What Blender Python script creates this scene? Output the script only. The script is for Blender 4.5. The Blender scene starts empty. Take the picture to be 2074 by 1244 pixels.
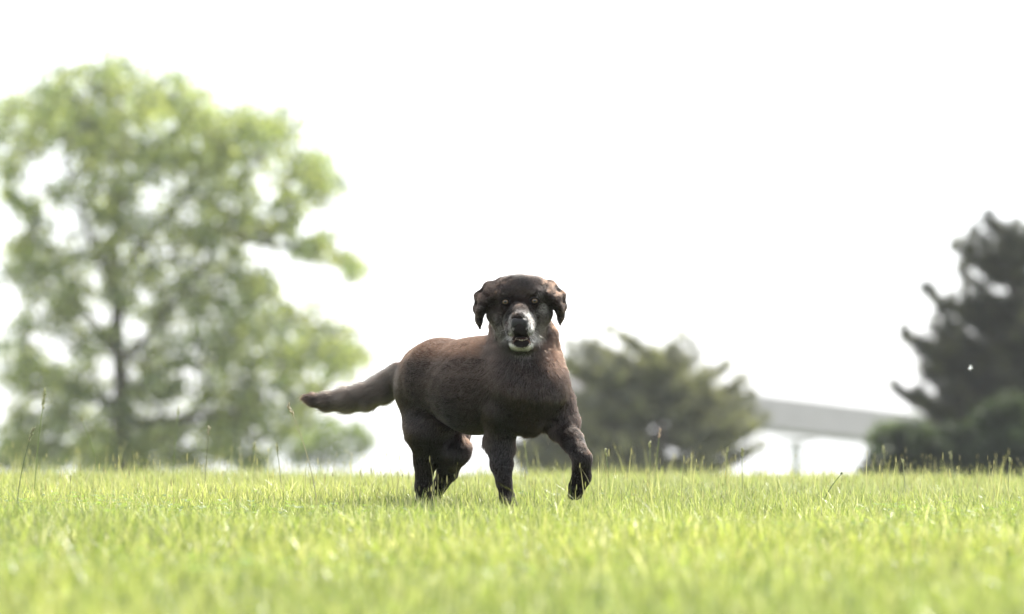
import bpy, math
import numpy as np
from mathutils import Vector

# ------------------------------------------------------------------ camera, sky, sun, exposure
scene = bpy.context.scene
C = scene.collection
FPX, HOR, DIST, CAMH = 8400.0, 945.0, 14.0, 0.15      # focal length (photo px), eye-level row, dog distance, eye height
W, H = 2074.0, 1244.0

cam_d = bpy.data.cameras.new("camera")
cam = bpy.data.objects.new("camera", cam_d); C.objects.link(cam)
cam.location = (0, 0, CAMH)
cam.rotation_euler = (math.radians(90) + math.atan((HOR - H / 2) / FPX), 0, 0)
cam_d.sensor_width = 36.0
cam_d.lens = 36.0 * FPX / W
cam_d.clip_start, cam_d.clip_end = 0.05, 8000
cam_d.dof.use_dof = True
cam_d.dof.focus_distance = 13.93
cam_d.dof.aperture_fstop = 2.7
scene.camera = cam

SUN_EL, SUN_AZ = math.radians(50), math.radians(38)    # azimuth from +Y (straight behind the dog) towards +X
world = bpy.data.worlds.new("World"); scene.world = world; world.use_nodes = True
wn = world.node_tree; wn.nodes.clear()
sky = wn.nodes.new('ShaderNodeTexSky'); sky.sky_type = 'NISHITA'; sky.sun_disc = False
sky.sun_elevation = SUN_EL; sky.sun_rotation = SUN_AZ
sky.air_density = 1.0; sky.dust_density = 1.0; sky.ozone_density = 1.0
bg = wn.nodes.new('ShaderNodeBackground'); bg.inputs['Strength'].default_value = 0.15
wo = wn.nodes.new('ShaderNodeOutputWorld')
veil = wn.nodes.new('ShaderNodeMix'); veil.data_type = 'RGBA'; veil.inputs[0].default_value = .85   # thin bright summer cloud over the blue
veil.inputs[7].default_value = (5.3, 5.4, 5.55, 1)
wn.links.new(sky.outputs[0], veil.inputs[6]); wn.links.new(veil.outputs[2], bg.inputs[0]); wn.links.new(bg.outputs[0], wo.inputs[0])

sun_d = bpy.data.lights.new("sun", 'SUN'); sun_d.energy = 4.6; sun_d.angle = math.radians(0.53); sun_d.color = (1, .955, .88)
sun = bpy.data.objects.new("sun", sun_d); C.objects.link(sun)
sdir = Vector((math.sin(SUN_AZ) * math.cos(SUN_EL), math.cos(SUN_AZ) * math.cos(SUN_EL), math.sin(SUN_EL)))
sun.rotation_euler = sdir.to_track_quat('Z', 'Y').to_euler()

scene.view_settings.view_transform = 'Standard'
scene.view_settings.look = 'None'
scene.view_settings.exposure = 1.36
scene.view_settings.gamma = 1
scene.render.engine = 'CYCLES'
cy = scene.cycles
cy.use_denoising = True
cy.max_bounces = 8; cy.diffuse_bounces = 3; cy.glossy_bounces = 3; cy.transmission_bounces = 6; cy.transparent_max_bounces = 8
cy.sample_clamp_indirect = 6
scene.cycles_curves.shape = 'RIBBONS'

rng = np.random.default_rng(7)

# ------------------------------------------------------------------ helpers
def at(px, py, y):
    """the point at distance y that shows at row py, column px of the photograph"""
    return np.array([(px - W / 2) * y / FPX, y, CAMH + (HOR - py) * y / FPX])

def tag(o, label=None, cat=None, group=None, kind=None):
    for k, v in (('label', label), ('category', cat), ('group', group), ('kind', kind)):
        if v: o[k] = v
    return o

def empty(name, loc, label, cat, group=None):
    o = bpy.data.objects.new(name, None); C.objects.link(o)
    o.location = loc; o.empty_display_size = .1
    return tag(o, label, cat, group)

def mesh_obj(name, v, f, mat, parent=None, smooth=False, col=None):
    """v (n,3), f: (m,k) array or list of arrays with equal k each; vertices are in world space, kept relative to the parent"""
    v = np.asarray(v, dtype=np.float32)
    fs = f if isinstance(f, list) else [f]
    fs = [np.asarray(a, dtype=np.int32) for a in fs if len(a)]
    if parent is not None: v = v - np.array(parent.location, dtype=np.float32)
    me = bpy.data.meshes.new(name)
    nl = sum(a.size for a in fs); nf = sum(len(a) for a in fs)
    me.vertices.add(len(v)); me.vertices.foreach_set('co', v.ravel())
    me.loops.add(nl); me.loops.foreach_set('vertex_index', np.concatenate([a.ravel() for a in fs]))
    me.polygons.add(nf)
    tot = np.concatenate([np.full(len(a), a.shape[1], dtype=np.int32) for a in fs])
    me.polygons.foreach_set('loop_start', np.concatenate([[0], np.cumsum(tot)[:-1]]).astype(np.int32))
    me.polygons.foreach_set('use_smooth', np.full(nf, bool(smooth)))
    if col is not None:
        ca = me.color_attributes.new('Col', 'FLOAT_COLOR', 'POINT')
        c4 = np.ones((len(v), 4), dtype=np.float32); c4[:, :3] = col
        ca.data.foreach_set('color', c4.ravel())
    me.update(calc_edges=True); me.validate()
    me.materials.append(mat)
    o = bpy.data.objects.new(name, me); C.objects.link(o)
    if parent is not None: o.parent = parent
    return o

def new_mat(name):
    m = bpy.data.materials.new(name); m.use_nodes = True
    nt = m.node_tree; nt.nodes.clear()
    out = nt.nodes.new('ShaderNodeOutputMaterial')
    return m, nt, out

def principled(name, color, rough=.6, spec=.5, attr=None, noise=None, trans=0.0, bump=None):
    m, nt, out = new_mat(name)
    p = nt.nodes.new('ShaderNodeBsdfPrincipled')
    p.inputs['Roughness'].default_value = rough
    p.inputs['Specular IOR Level'].default_value = spec
    if attr:
        a = nt.nodes.new('ShaderNodeAttribute'); a.attribute_name = attr; src = a.outputs['Color']
    else:
        r = nt.nodes.new('ShaderNodeRGB'); r.outputs[0].default_value = (*color, 1); src = r.outputs[0]
    if noise:
        tc = nt.nodes.new('ShaderNodeTexCoord')
        n = nt.nodes.new('ShaderNodeTexNoise'); n.inputs['Scale'].default_value = noise[0]; n.inputs['Detail'].default_value = 6
        nt.links.new(tc.outputs['Object'], n.inputs['Vector'])
        mr = nt.nodes.new('ShaderNodeMapRange'); mr.inputs['From Min'].default_value = .3; mr.inputs['From Max'].default_value = .7
        mr.inputs['To Min'].default_value = noise[1]; mr.inputs['To Max'].default_value = noise[2]
        nt.links.new(n.outputs['Fac'], mr.inputs['Value'])
        mx = nt.nodes.new('ShaderNodeVectorMath'); mx.operation = 'SCALE'
        nt.links.new(src, mx.inputs[0]); nt.links.new(mr.outputs[0], mx.inputs['Scale']); src = mx.outputs[0]
        if bump:
            b = nt.nodes.new('ShaderNodeBump'); b.inputs['Strength'].default_value = bump; b.inputs['Distance'].default_value = .02
            nt.links.new(n.outputs['Fac'], b.inputs['Height']); nt.links.new(b.outputs[0], p.inputs['Normal'])
    nt.links.new(src, p.inputs['Base Color'])
    if trans > 0:
        t = nt.nodes.new('ShaderNodeBsdfTranslucent')
        sc = nt.nodes.new('ShaderNodeVectorMath'); sc.operation = 'MULTIPLY'; sc.inputs[1].default_value = (1.15, 1.2, .65)
        nt.links.new(src, sc.inputs[0]); nt.links.new(sc.outputs[0], t.inputs['Color'])
        mix = nt.nodes.new('ShaderNodeMixShader'); mix.inputs[0].default_value = trans
        nt.links.new(p.outputs[0], mix.inputs[1]); nt.links.new(t.outputs[0], mix.inputs[2]); nt.links.new(mix.outputs[0], out.inputs[0])
    else:
        nt.links.new(p.outputs[0], out.inputs[0])
    return m

# ------------------------------------------------------------------ terrain
def ground_z(x, y):
    x = np.asarray(x, float); y = np.asarray(y, float)
    slope_up = 0.0185 * (y - 14.0)
    yc = 18.6 + .25 * np.sin(x * .9 + 1) + .012 * x * x * 0
    crest = 0.0185 * (yc - 14.0)
    tilt = -(.0055 * x.clip(-3, 3) + .022) * np.clip((y - 13) / 5, 0, 1)
    t = np.maximum(y - yc, 0)
    down = crest - np.where(t < 3, .008 * t * t, .072 + .048 * (t - 3))
    z = np.where(y < yc, slope_up, down)
    far = -3.9 - .012 * np.maximum(y - 110, 0)
    z = np.where(y > 60, np.maximum(z, far), z)
    z = np.where(y < -5, 0.0185 * (-19), z)
    bump = .008 * np.sin(x * 1.7 + y * .6) * np.cos(y * 1.3 - x * .4) + .006 * np.sin(x * 3.9 + 2) * np.sin(y * 2.7)
    return z + tilt + bump * np.clip((60 - y) / 30, 0, 1)

ys = np.concatenate([[-60, -20, -5], np.arange(-4, 26, .25), np.arange(26, 60, 2), np.geomspace(60, 4000, 30)])
xs = np.concatenate([-np.geomspace(2500, 5, 24), np.arange(-4.75, 4.8, .25), np.geomspace(5, 2500, 24)])
gx, gy = np.meshgrid(xs, ys)
gv = np.stack([gx, gy, ground_z(gx, gy)], -1).reshape(-1, 3)
nx, ny = len(xs), len(ys)
i, j = np.meshgrid(np.arange(nx - 1), np.arange(ny - 1))
q = (j * nx + i).ravel()
mat_ground = principled('lawn_soil', (.060, .085, .022), .95, .2, noise=(3.0, .7, 1.3), bump=.4)
tag(mesh_obj('ground', gv, np.stack([q, q + 1, q + nx + 1, q + nx], 1), mat_ground, smooth=True), kind='structure')

# ------------------------------------------------------------------ grass
def blades(x, y, h, w, col, lean=.35, zoff=0.0, segs=3, colt=None, heading=None):
    n = len(x); z = ground_z(x, y) - .004 + zoff
    az = rng.uniform(0, 2 * np.pi, n) if heading is None else heading
    ln = rng.gamma(2.0, lean / 2, n)[:, None] * h[:, None]
    d = np.stack([np.cos(az), np.sin(az)], 1)
    fa = rng.uniform(0, 2 * np.pi, n)                       # the way the blade's flat side turns
    s = np.stack([np.cos(fa), np.sin(fa)], 1)
    V = []; Cc = []
    for k in range(segs + 1):
        t = k / segs
        c = np.stack([x, y], 1) + d * ln * t ** 1.8
        zz = z + h * (t - .18 * (ln[:, 0] / h) * t * t)
        ww = (w * (1 - t ** 2.2) * (.75 + .5 * t) if k < segs else w * 0)[:, None] * .5
        cc = col * (.75 + .25 * t) if colt is None else col * (1 - t) + colt * t
        if k < segs:
            V.append(np.concatenate([c - s * ww, zz[:, None]], 1)); V.append(np.concatenate([c + s * ww, zz[:, None]], 1)); Cc += [cc, cc]
        else:
            V.append(np.concatenate([c, zz[:, None]], 1)); Cc.append(cc)
    m = 2 * segs + 1
    V = np.stack(V, 1); Cc = np.stack(Cc, 1)
    b = (np.arange(n) * m)[:, None]
    quads = np.concatenate([b + np.array([[2 * k, 2 * k + 1, 2 * k + 3, 2 * k + 2]]) for k in range(segs - 1)], 0)
    tri = b + np.array([[2 * segs - 2, 2 * segs - 1, 2 * segs]])
    return V.reshape(-1, 3), [quads, tri], Cc.reshape(-1, 3)

class Bag:
    def __init__(s): s.v = []; s.f = {}; s.c = []; s.n = 0
    def add(s, v, fs, c):
        s.v.append(v); s.c.append(np.broadcast_to(c, v.shape))
        for a in (fs if isinstance(fs, list) else [fs]):
            if len(a): s.f.setdefault(a.shape[1], []).append(a + s.n)
        s.n += len(v)
    def build(s, name, mat, parent=None, smooth=False):
        return mesh_obj(name, np.concatenate(s.v), [np.concatenate(a) for a in s.f.values()], mat, parent, smooth, np.concatenate(s.c))

def vnoise(x, y, sc, seed):
    r = np.random.default_rng(seed); s = np.zeros_like(x)
    for k in range(6):
        a = r.uniform(0, 2 * np.pi); f = sc * r.uniform(.6, 1.8); s += np.sin((x * np.cos(a) + y * np.sin(a)) * f + r.uniform(0, 6.3))
    return s / 3.0

def field(n, y0, y1, margin=1.3):
    y = np.sqrt(rng.uniform(y0 ** 2, y1 ** 2, n * 2)); x = rng.uniform(-1, 1, n * 2) * (.1235 * y1 + margin)
    k = np.abs(x) < .1235 * y + margin
    return x[k][:n], y[k][:n]

GREEN = np.array([[.235, .285, .090], [.295, .335, .110], [.150, .215, .060], [.360, .390, .150], [.420, .410, .230], [.035, .065, .028], [.60, .57, .44]])
PROB = np.array([.25, .23, .11, .15, .10, .09, .07])
def grass_cols(n, x, y):
    i = rng.choice(len(GREEN), n, p=PROB)
    c = GREEN[i] * np.exp(rng.normal(-.02, .30, (n, 1)))
    g = vnoise(x, y, 1.6, 3)
    return c * (1 + .14 * g)[:, None] * np.stack([1 + .04 * g, np.ones(n), 1 - .05 * g], 1)

mat_grass = principled('grass_blade', (0, 0, 0), .36, .6, attr='Col', trans=.5)
gb = Bag()
for n, y0, y1, hm, wm in ((18000, 4.4, 6.2, .048, .0036), (98000, 6.2, 10.5, .048, .0034), (225000, 10.5, 16.0, .052, .0026), (118000, 16.0, 20.5, .050, .0030)):
    x, y = field(n, y0, y1); n = len(x)
    clump = vnoise(x, y, 5, 11)
    h = hm * rng.lognormal(0, .30, n) * (1 + .22 * clump)
    h *= 1 - .38 * np.exp(-((y - 13.6) / 1.0) ** 2)
    for px_, d_ in ((1032, 13.95), (857, 14.28), (882, 14.37), (1168, 13.93)):
        h *= 1 - .5 * np.exp(-((x - at(px_, 0, d_)[0]) / .06) ** 2 - ((y - d_ + .06) / .12) ** 2)
    w = wm * rng.uniform(.5, 1.35, n)
    col = grass_cols(n, x, y)
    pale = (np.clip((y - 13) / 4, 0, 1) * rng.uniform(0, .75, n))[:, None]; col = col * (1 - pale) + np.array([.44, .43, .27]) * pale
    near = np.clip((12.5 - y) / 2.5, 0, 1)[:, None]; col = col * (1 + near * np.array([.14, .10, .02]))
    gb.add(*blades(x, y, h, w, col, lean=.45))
# thin pale flowering stems standing above the leaves
n = 9000
x, y = field(n, 8.5, 19.8); n = len(x)
h = rng.uniform(.06, .12, n) * (1 + .15 * vnoise(x, y, 2.2, 5))
c0 = np.array([.16, .22, .05]) * rng.uniform(.6, 1.3, (n, 1)); c1 = np.array([.42, .40, .22]) * rng.uniform(.6, 1.2, (n, 1))
gb.add(*blades(x, y, h, np.full(n, .0027), c0, lean=.28, segs=4, colt=c1))
# small seed tips on some of them
def seed_tips(x, y, z, r, l, col):
    n = len(x); V = []; 
    ang = np.arange(4) * np.pi / 2
    for t, rr in ((0, .25), (.35, 1), (.75, .8)):
        for a in ang: V.append(np.stack([x + np.cos(a) * r * rr, y + np.sin(a) * r * rr, z + l * t], 1))
    V.append(np.stack([x, y, z + l], 1)); V = np.stack(V, 1)
    b = (np.arange(n) * 13)[:, None]; Q = []; T = []
    for k in range(2):
        for a in range(4): Q.append(b + np.array([[4 * k + a, 4 * k + (a + 1) % 4, 4 * k + 4 + (a + 1) % 4, 4 * k + 4 + a]]))
    for a in range(4): T.append(b + np.array([[8 + a, 8 + (a + 1) % 4, 12]]))
    return V.reshape(-1, 3), [np.concatenate(Q), np.concatenate(T)], np.repeat(col, 13, 0)
n = 1800
x, y = field(n, 9, 19.8); n = len(x); h = rng.uniform(.06, .12, n)
zg = ground_z(x, y)
V, F, Cc = blades(x, y, h, np.full(n, .0022), np.array([.17, .23, .05]) * rng.uniform(.7, 1.2, (n, 1)), lean=.02, segs=3)
gb.add(V, F, Cc)
tipv = V.reshape(n, 7, 3)[:, 6]
gb.add(*seed_tips(tipv[:, 0], tipv[:, 1], tipv[:, 2] - .004, rng.uniform(.0008, .0014, n), rng.uniform(.008, .022, n), np.array([.38, .38, .17]) * rng.uniform(.6, 1.3, (n, 1))))
# loose taller flowering stems around the brow of the lawn
n = 950
x, y = field(n, 12.8, 19.6); n = len(x); h = rng.uniform(.07, .19, n) * rng.uniform(.8, 1.15, n)
c0 = np.array([.24, .27, .10]) * rng.uniform(.5, 1.3, (n, 1)); c1 = np.array([.50, .46, .30]) * rng.uniform(.6, 1.2, (n, 1))
V, F, Cc = blades(x, y, h, np.full(n, .0036), c0, lean=.16, segs=4, colt=c1)
gb.add(V, F, Cc)
tipv = V.reshape(n, 9, 3)[:, 8]; sl = rng.uniform(.012, .034, n)
gb.add(*seed_tips(tipv[:, 0], tipv[:, 1], tipv[:, 2] - sl * .6, rng.uniform(.0010, .0019, n), sl, np.array([.50, .46, .28]) * rng.uniform(.6, 1.3, (n, 1))))
# clover leaves low in the sward
n = 4500
x, y = field(n, 6.5, 15); k = vnoise(x, y, 2.4, 21) > .25; x, y = x[k], y[k]; n = len(x)
z = ground_z(x, y) + rng.uniform(.02, .05, n); r = rng.uniform(.006, .011, n)
V = []
for a in range(3):
    th = rng.uniform(0, 6.28, n) if a == 0 else th + 2.094
    cx, cyy = x + np.cos(th) * r, y + np.sin(th) * r; tz = rng.uniform(-.5, .5, n)
    for u, vv in ((-1, 0), (0, -.8), (1, 0), (0, .8)):
        V.append(np.stack([cx + (np.cos(th) * u - np.sin(th) * vv) * r, cyy + (np.sin(th) * u + np.cos(th) * vv) * r, z + (u * .3 + tz * vv) * r], 1))
V = np.stack(V, 1).reshape(-1, 3); b = (np.arange(n) * 12)[:, None]
gb.add(V, np.concatenate([b + np.array([[4 * a, 4 * a + 1, 4 * a + 2, 4 * a + 3]]) for a in range(3)]), np.repeat(np.array([.20, .27, .09]) * rng.uniform(.7, 1.25, (n, 1)), 12, 0))
tag(gb.build('grass', mat_grass), 'sunlit yellow green lawn grass with pale seed stems', 'grass', kind='stuff')

# ------------------------------------------------------------------ tubes
def tube(pts, rad, sides=7, cap=True):
    pts = np.asarray(pts, float); rad = np.asarray(rad, float); n = len(pts)
    t = np.gradient(pts, axis=0); t /= np.linalg.norm(t, axis=1)[:, None] + 1e-9
    up = np.array([0, 0, 1.0]) if abs(t[0][2]) < .8 else np.array([0, 1.0, 0])
    u = np.cross(t, up); u /= np.linalg.norm(u, axis=1)[:, None] + 1e-9; w = np.cross(u, t)
    a = np.arange(sides) * 2 * np.pi / sides
    V = (pts[:, None] + (u[:, None] * np.cos(a)[None, :, None] + w[:, None] * np.sin(a)[None, :, None]) * rad[:, None, None]).reshape(-1, 3)
    i, j = np.meshgrid(np.arange(n - 1), np.arange(sides), indexing='ij'); j2 = (j + 1) % sides
    Q = np.stack([i * sides + j, i * sides + j2, (i + 1) * sides + j2, (i + 1) * sides + j], -1).reshape(-1, 4)
    V = np.concatenate([V, pts[:1], pts[-1:]]); m = n * sides; k = np.arange(sides)
    T = np.concatenate([np.stack([(k + 1) % sides, k, np.full(sides, m)], 1), np.stack([(n - 1) * sides + k, (n - 1) * sides + (k + 1) % sides, np.full(sides, m + 1)], 1)])
    return V, [Q, T]

# ------------------------------------------------------------------ the dog
def P3(px, py, dy): return at(px, py, DIST + dy)
U = DIST / FPX                                         # metres per photo pixel at the dog
# (a, b, ra, rb, blend, flow dir or None=a->b, hair length, lift, part, scale)
PR = []
def cone(a, b, ra, rb, k=.03, hl=.018, lift=.16, part='body', flow=None, sc=(1, 1, 1)):
    A, B = P3(*a), P3(*b); fl = (B - A) if flow is None else np.array(flow, float); fl = fl / (np.linalg.norm(fl) + 1e-9)
    PR.append(dict(a=A, b=B, ra=ra * U, rb=rb * U, k=k, fl=fl, hl=hl, lift=lift, part=part, sc=np.array(sc, float)))
def ball(a, r, **kw): cone(a, (a[0] + .01, a[1], a[2]), r, r, **kw)
BK = (-.66, .70, -.25)        # coat lies backwards and down along the trunk
DN = (-.15, .1, -1)
# trunk
cone((1062,778,.04), (965,784,.15), 84, 92, .04, .011, .08, flow=BK)
cone((965,784,.15), (893,768,.28), 92, 80, .04, .011, .08, flow=BK)
cone((893,768,.28), (866,768,.36), 80, 66, .04, .011, .08, flow=(-.5, .5, -.6))
cone((1000,738,.10), (950,745,.17), 58, 52, .04, .014, .09, flow=BK)
ball((868,742,.38), 46, k=.03, hl=.011, lift=.08, flow=(-.6, .5, -.5))
# chest, shoulder blades
cone((1074,790,.0), (1066,832,.02), 76, 50, .04, .015, .11, flow=(0, -.1, -1))
cone((1078,740,.02), (1111,815,.06), 52, 46, .035, .014, .11, flow=(.25, 0, -1))
cone((1018,735,.05), (1020,825,.01), 45, 44, .014, .013, .10, flow=(-.25, .1, -1))
# neck
cone((1060,765,.02), (1054,670,.025), 79, 62, .035, .019, .15, flow=(0, -.05, -1), part='neck')
cone((1096,720,.02), (1101,680,.0), 34, 25, .03, .022, .2, flow=(.2, 0, -1), part='neck')
# standing front leg (dog's right)
cone((1018,832,.02), (1012,890,.05), 40, 29, .025, .016, .13, flow=(0, 0, -1), part='leg')
cone((1012,890,.05), (1016,940,.03), 29, 22, .02, .012, .12, part='leg')
cone((1016,940,.03), (1021,978,.01), 22, 15.5, .015, .009, .1, part='leg')
cone((1021,978,.01), (1027,1006,.0), 15.5, 14.5, .012, .008, .1, part='leg')
cone((1027,1006,.0), (1030,1022,-.03), 15, 16, .012, .007, .1, part='leg')
for k, (dx, dd) in enumerate(((-11, 0), (-4, -.012), (4, -.012), (11, 0))):
    cone((1031 + dx * .7, 1020, -.03 + dd), (1032 + dx, 1029, -.062 + dd), 8.5, 7, .006, .006, .1, part='leg')
cone((1012,880,.07), (1010,905,.08), 20, 15, .02, .02, .2, part='leg')
# raised front leg (dog's left)
cone((1120,826,.06), (1139,861,.03), 40, 30, .03, .02, .15, part='leg')
cone((1139,861,.03), (1158,893,-.03), 28, 22, .02, .014, .13, part='leg')
cone((1158,893,-.03), (1179,928,-.09), 21.5, 18.5, .018, .010, .12, part='leg')
cone((1179,930,-.09), (1178,966,-.07), 18.5, 18.5, .014, .009, .1, part='leg')
cone((1178,966,-.07), (1169,985,-.06), 18.5, 18, .012, .008, .1, part='leg')
for k, (dx, dd) in enumerate(((-13, -.01), (-5, -.022), (4, -.022), (10, -.008))):
    cone((1168 + dx * .6, 988, -.062 + dd), (1165 + dx * .75, 1008 - abs(dx + 1) * .3, -.05 + dd), 8.5, 6.5, .006, .006, .1, part='leg')
cone((1128,815,.05), (1146,850,.035), 33, 26, .03, .013, .1, part='leg')
# right hind leg
cone((860,800,.34), (866,868,.28), 60, 43, .04, .012, .09, flow=(-.1, 0, -1), part='thigh')
cone((866,868,.28), (862,930,.33), 43, 23, .04, .013, .1, part='thigh')
cone((892,850,.26), (880,905,.30), 30, 20, .04, .014, .12, part='thigh')
cone((862,930,.33), (857,985,.35), 23, 16.5, .022, .010, .1, part='leg')
cone((858,985,.35), (857,1012,.33), 16, 16, .015, .008, .1, part='leg')
for dx in (-11, -4, 4, 11):
    cone((857 + dx * .7, 1014, .31), (856 + dx, 1026, .27), 9, 7.5, .006, .006, .1, part='leg')
ball((893,868,.36), 38, k=.04, hl=.02, lift=.2, flow=(0, 0, -1), part='thigh')
# left hind leg, further off
cone((895,820,.40), (912,868,.34), 48, 38, .04, .018, .15, part='thigh')
cone((912,868,.34), (922,914,.28), 38, 27, .035, .016, .14, part='thigh')
cone((922,914,.28), (907,955,.38), 27, 19, .03, .014, .13, part='leg')
cone((906,956,.38), (892,984,.43), 20, 15, .02, .010, .1, part='leg')
cone((888,983,.43), (883,1010,.41), 13.5, 13, .012, .008, .1, part='leg')
for dx in (-9, -3, 3, 9):
    cone((882 + dx * .7, 1012, .39), (882 + dx, 1023, .355), 8, 7, .006, .006, .1, part='leg')
# tail
tl = [(812,764,.43,29), (778,786,.45,25), (745,802,.46,23), (705,810,.47,20), (665,813,.48,15.5), (636,810,.49,10.5), (619,805,.49,4.5)]
for q in range(6):
    a, b_ = tl[q], tl[q + 1]
    cone(a[:3], b_[:3], a[3], b_[3], .014 if q else .03, (.034, .038, .034, .030, .024, .018)[q], .26, part='tail', flow=(-1, .1, -.28))
# skull, cheeks, muzzle
HF = 'head'
cone((1053,606,-.06), (1053,608,.0), 47, 44, .02, .009, .16, flow=(0, .6, 1), part=HF, sc=(1.1, 1, 1))
ball((1053,592,-.07), 34, k=.02, hl=.009, flow=(0, .6, 1), part=HF, sc=(1.25, 1, 1))
cone((1016,640,-.06), (1023,664,-.06), 27, 22, .02, .010, .18, flow=(-.6, .6, -.5), part=HF)
cone((1090,638,-.06), (1083,662,-.06), 27, 22, .02, .010, .18, flow=(.6, .6, -.5), part=HF)
ball((1024,599,-.108), 15, k=.024, hl=.007, flow=(-.5, .5, .8), part=HF, sc=(1.5, 1, .8))     # brows
ball((1082,597,-.108), 15, k=.024, hl=.007, flow=(.5, .5, .8), part=HF, sc=(1.5, 1, .8))
cone((1053,630,-.115), (1052,650,-.205), 28, 20, .018, .006, .13, flow=(0, .9, .5), part=HF)   # bridge
cone((1038,652,-.13), (1038,668,-.205), 20, 15, .014, .006, .15, flow=(-.6, .8, -.2), part=HF)  # flews
cone((1068,650,-.13), (1067,668,-.205), 20, 15, .014, .006, .15, flow=(.6, .8, -.2), part=HF)
ball((1052,664,-.222), 14, k=.01, hl=.004, flow=(0, .8, -.5), part=HF)
cone((1056,692,-.09), (1056,697,-.185), 25, 10.8, .012, .008, .2, flow=(0, .6, -.8), part=HF)  # lower jaw
ball((1047,697,-.185), 8.5, k=.01, hl=.007, flow=(-.3, .4, -.8), part=HF); ball((1066,697,-.185), 8.5, k=.01, hl=.007, flow=(.3, .4, -.8), part=HF)
cone((1056,690,-.05), (1058,712,-.02), 38, 30, .025, .018, .2, flow=(0, .3, -1), part='throat')
cone((1006,606,-.05), (1006,634,-.05), 21, 19, .018, .010, .18, flow=(-.5, .7, -.6), part=HF)
cone((1100,602,-.05), (1099,628,-.05), 21, 19, .018, .010, .18, flow=(.5, .7, -.6), part=HF)
ball((1028,586,-.05), 25, k=.02, hl=.008, flow=(-.3, .5, .8), part=HF)
ball((1078,585,-.05), 25, k=.02, hl=.008, flow=(.3, .5, .8), part=HF)
# ears: flat hanging flaps, broad from front to back
ES = (1, 1.5, 1)
def ear(sx, pts, rr):
    for q in range(len(pts) - 1):
        cone(pts[q], pts[q + 1], rr[q] - .8, rr[q + 1] - .6, .020, .007, .12, part='ear', sc=ES, flow=(sx * .3, .1, -1))
rows = [([(1014,572,-.02), (990,581,-.02), (970,600,-.02), (966,625,-.025), (969,647,-.04), (972,665,-.055)], [9, 9, 8, 6.5, 5, 3.2]),
        ([(1016,576,-.05), (996,588,-.06), (979,604,-.065), (972,630,-.065), (972,652,-.065)], [10, 9, 7.5, 6, 4]),
        ([(1014,586,-.07), (1000,596,-.085), (987,608,-.088), (979,622,-.082), (974,634,-.075)], [9, 8, 6.5, 4.5, 2.5])]
for pts_, rr_ in rows:
    ear(-1, pts_, rr_)
    ear(1, [(2106 - x, y - 2 - max(0, (y - 600) * .11), d) for x, y, d in pts_], rr_)

def prim_d(p, P):
    c = (p['a'] + p['b']) / 2; s = p['sc']
    Q = (P - c) / s; a = (p['a'] - c) / s; b_ = (p['b'] - c) / s
    ba = b_ - a; t = np.clip(((Q - a) @ ba) / max(ba @ ba, 1e-9), 0, 1)
    return (np.linalg.norm(Q - a - t[..., None] * ba, axis=-1) - (p['ra'] + (p['rb'] - p['ra']) * t)) * min(1.0, 1.0)

def smin(a, b_, k):
    h = np.clip(.5 + .5 * (b_ - a) / k, 0, 1)
    return b_ * (1 - h) + a * h - k * h * (1 - h)

def sdf_grid(prims, cuts, lo, hi, h):
    n = np.ceil((hi - lo) / h).astype(int) + 1
    ax = [lo[i] + np.arange(n[i]) * h for i in range(3)]
    D = np.full(n, 1.0, dtype=np.float32)
    def local(p, m):
        e = max(p['ra'], p['rb']) * p['sc'].max() + m
        l = np.minimum(p['a'], p['b']) - e; u = np.maximum(p['a'], p['b']) + e
        sl = []
        for i in range(3):
            i0 = max(0, int((l[i] - lo[i]) / h)); i1 = min(n[i], int((u[i] - lo[i]) / h) + 2); sl.append(slice(i0, max(i1, i0)))
        G = np.stack(np.meshgrid(ax[0][sl[0]], ax[1][sl[1]], ax[2][sl[2]], indexing='ij'), -1)
        return tuple(sl), G
    for p in prims:
        sl, G = local(p, p['k'] * 1.2 + .012)
        if G.size: D[sl] = smin(D[sl], prim_d(p, G), p['k'])
    for p in cuts:
        sl, G = local(p, p['k'] * 1.2 + .012)
        if G.size: D[sl] = -smin(-D[sl], prim_d(p, G), p['k'])
    return D, ax

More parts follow.
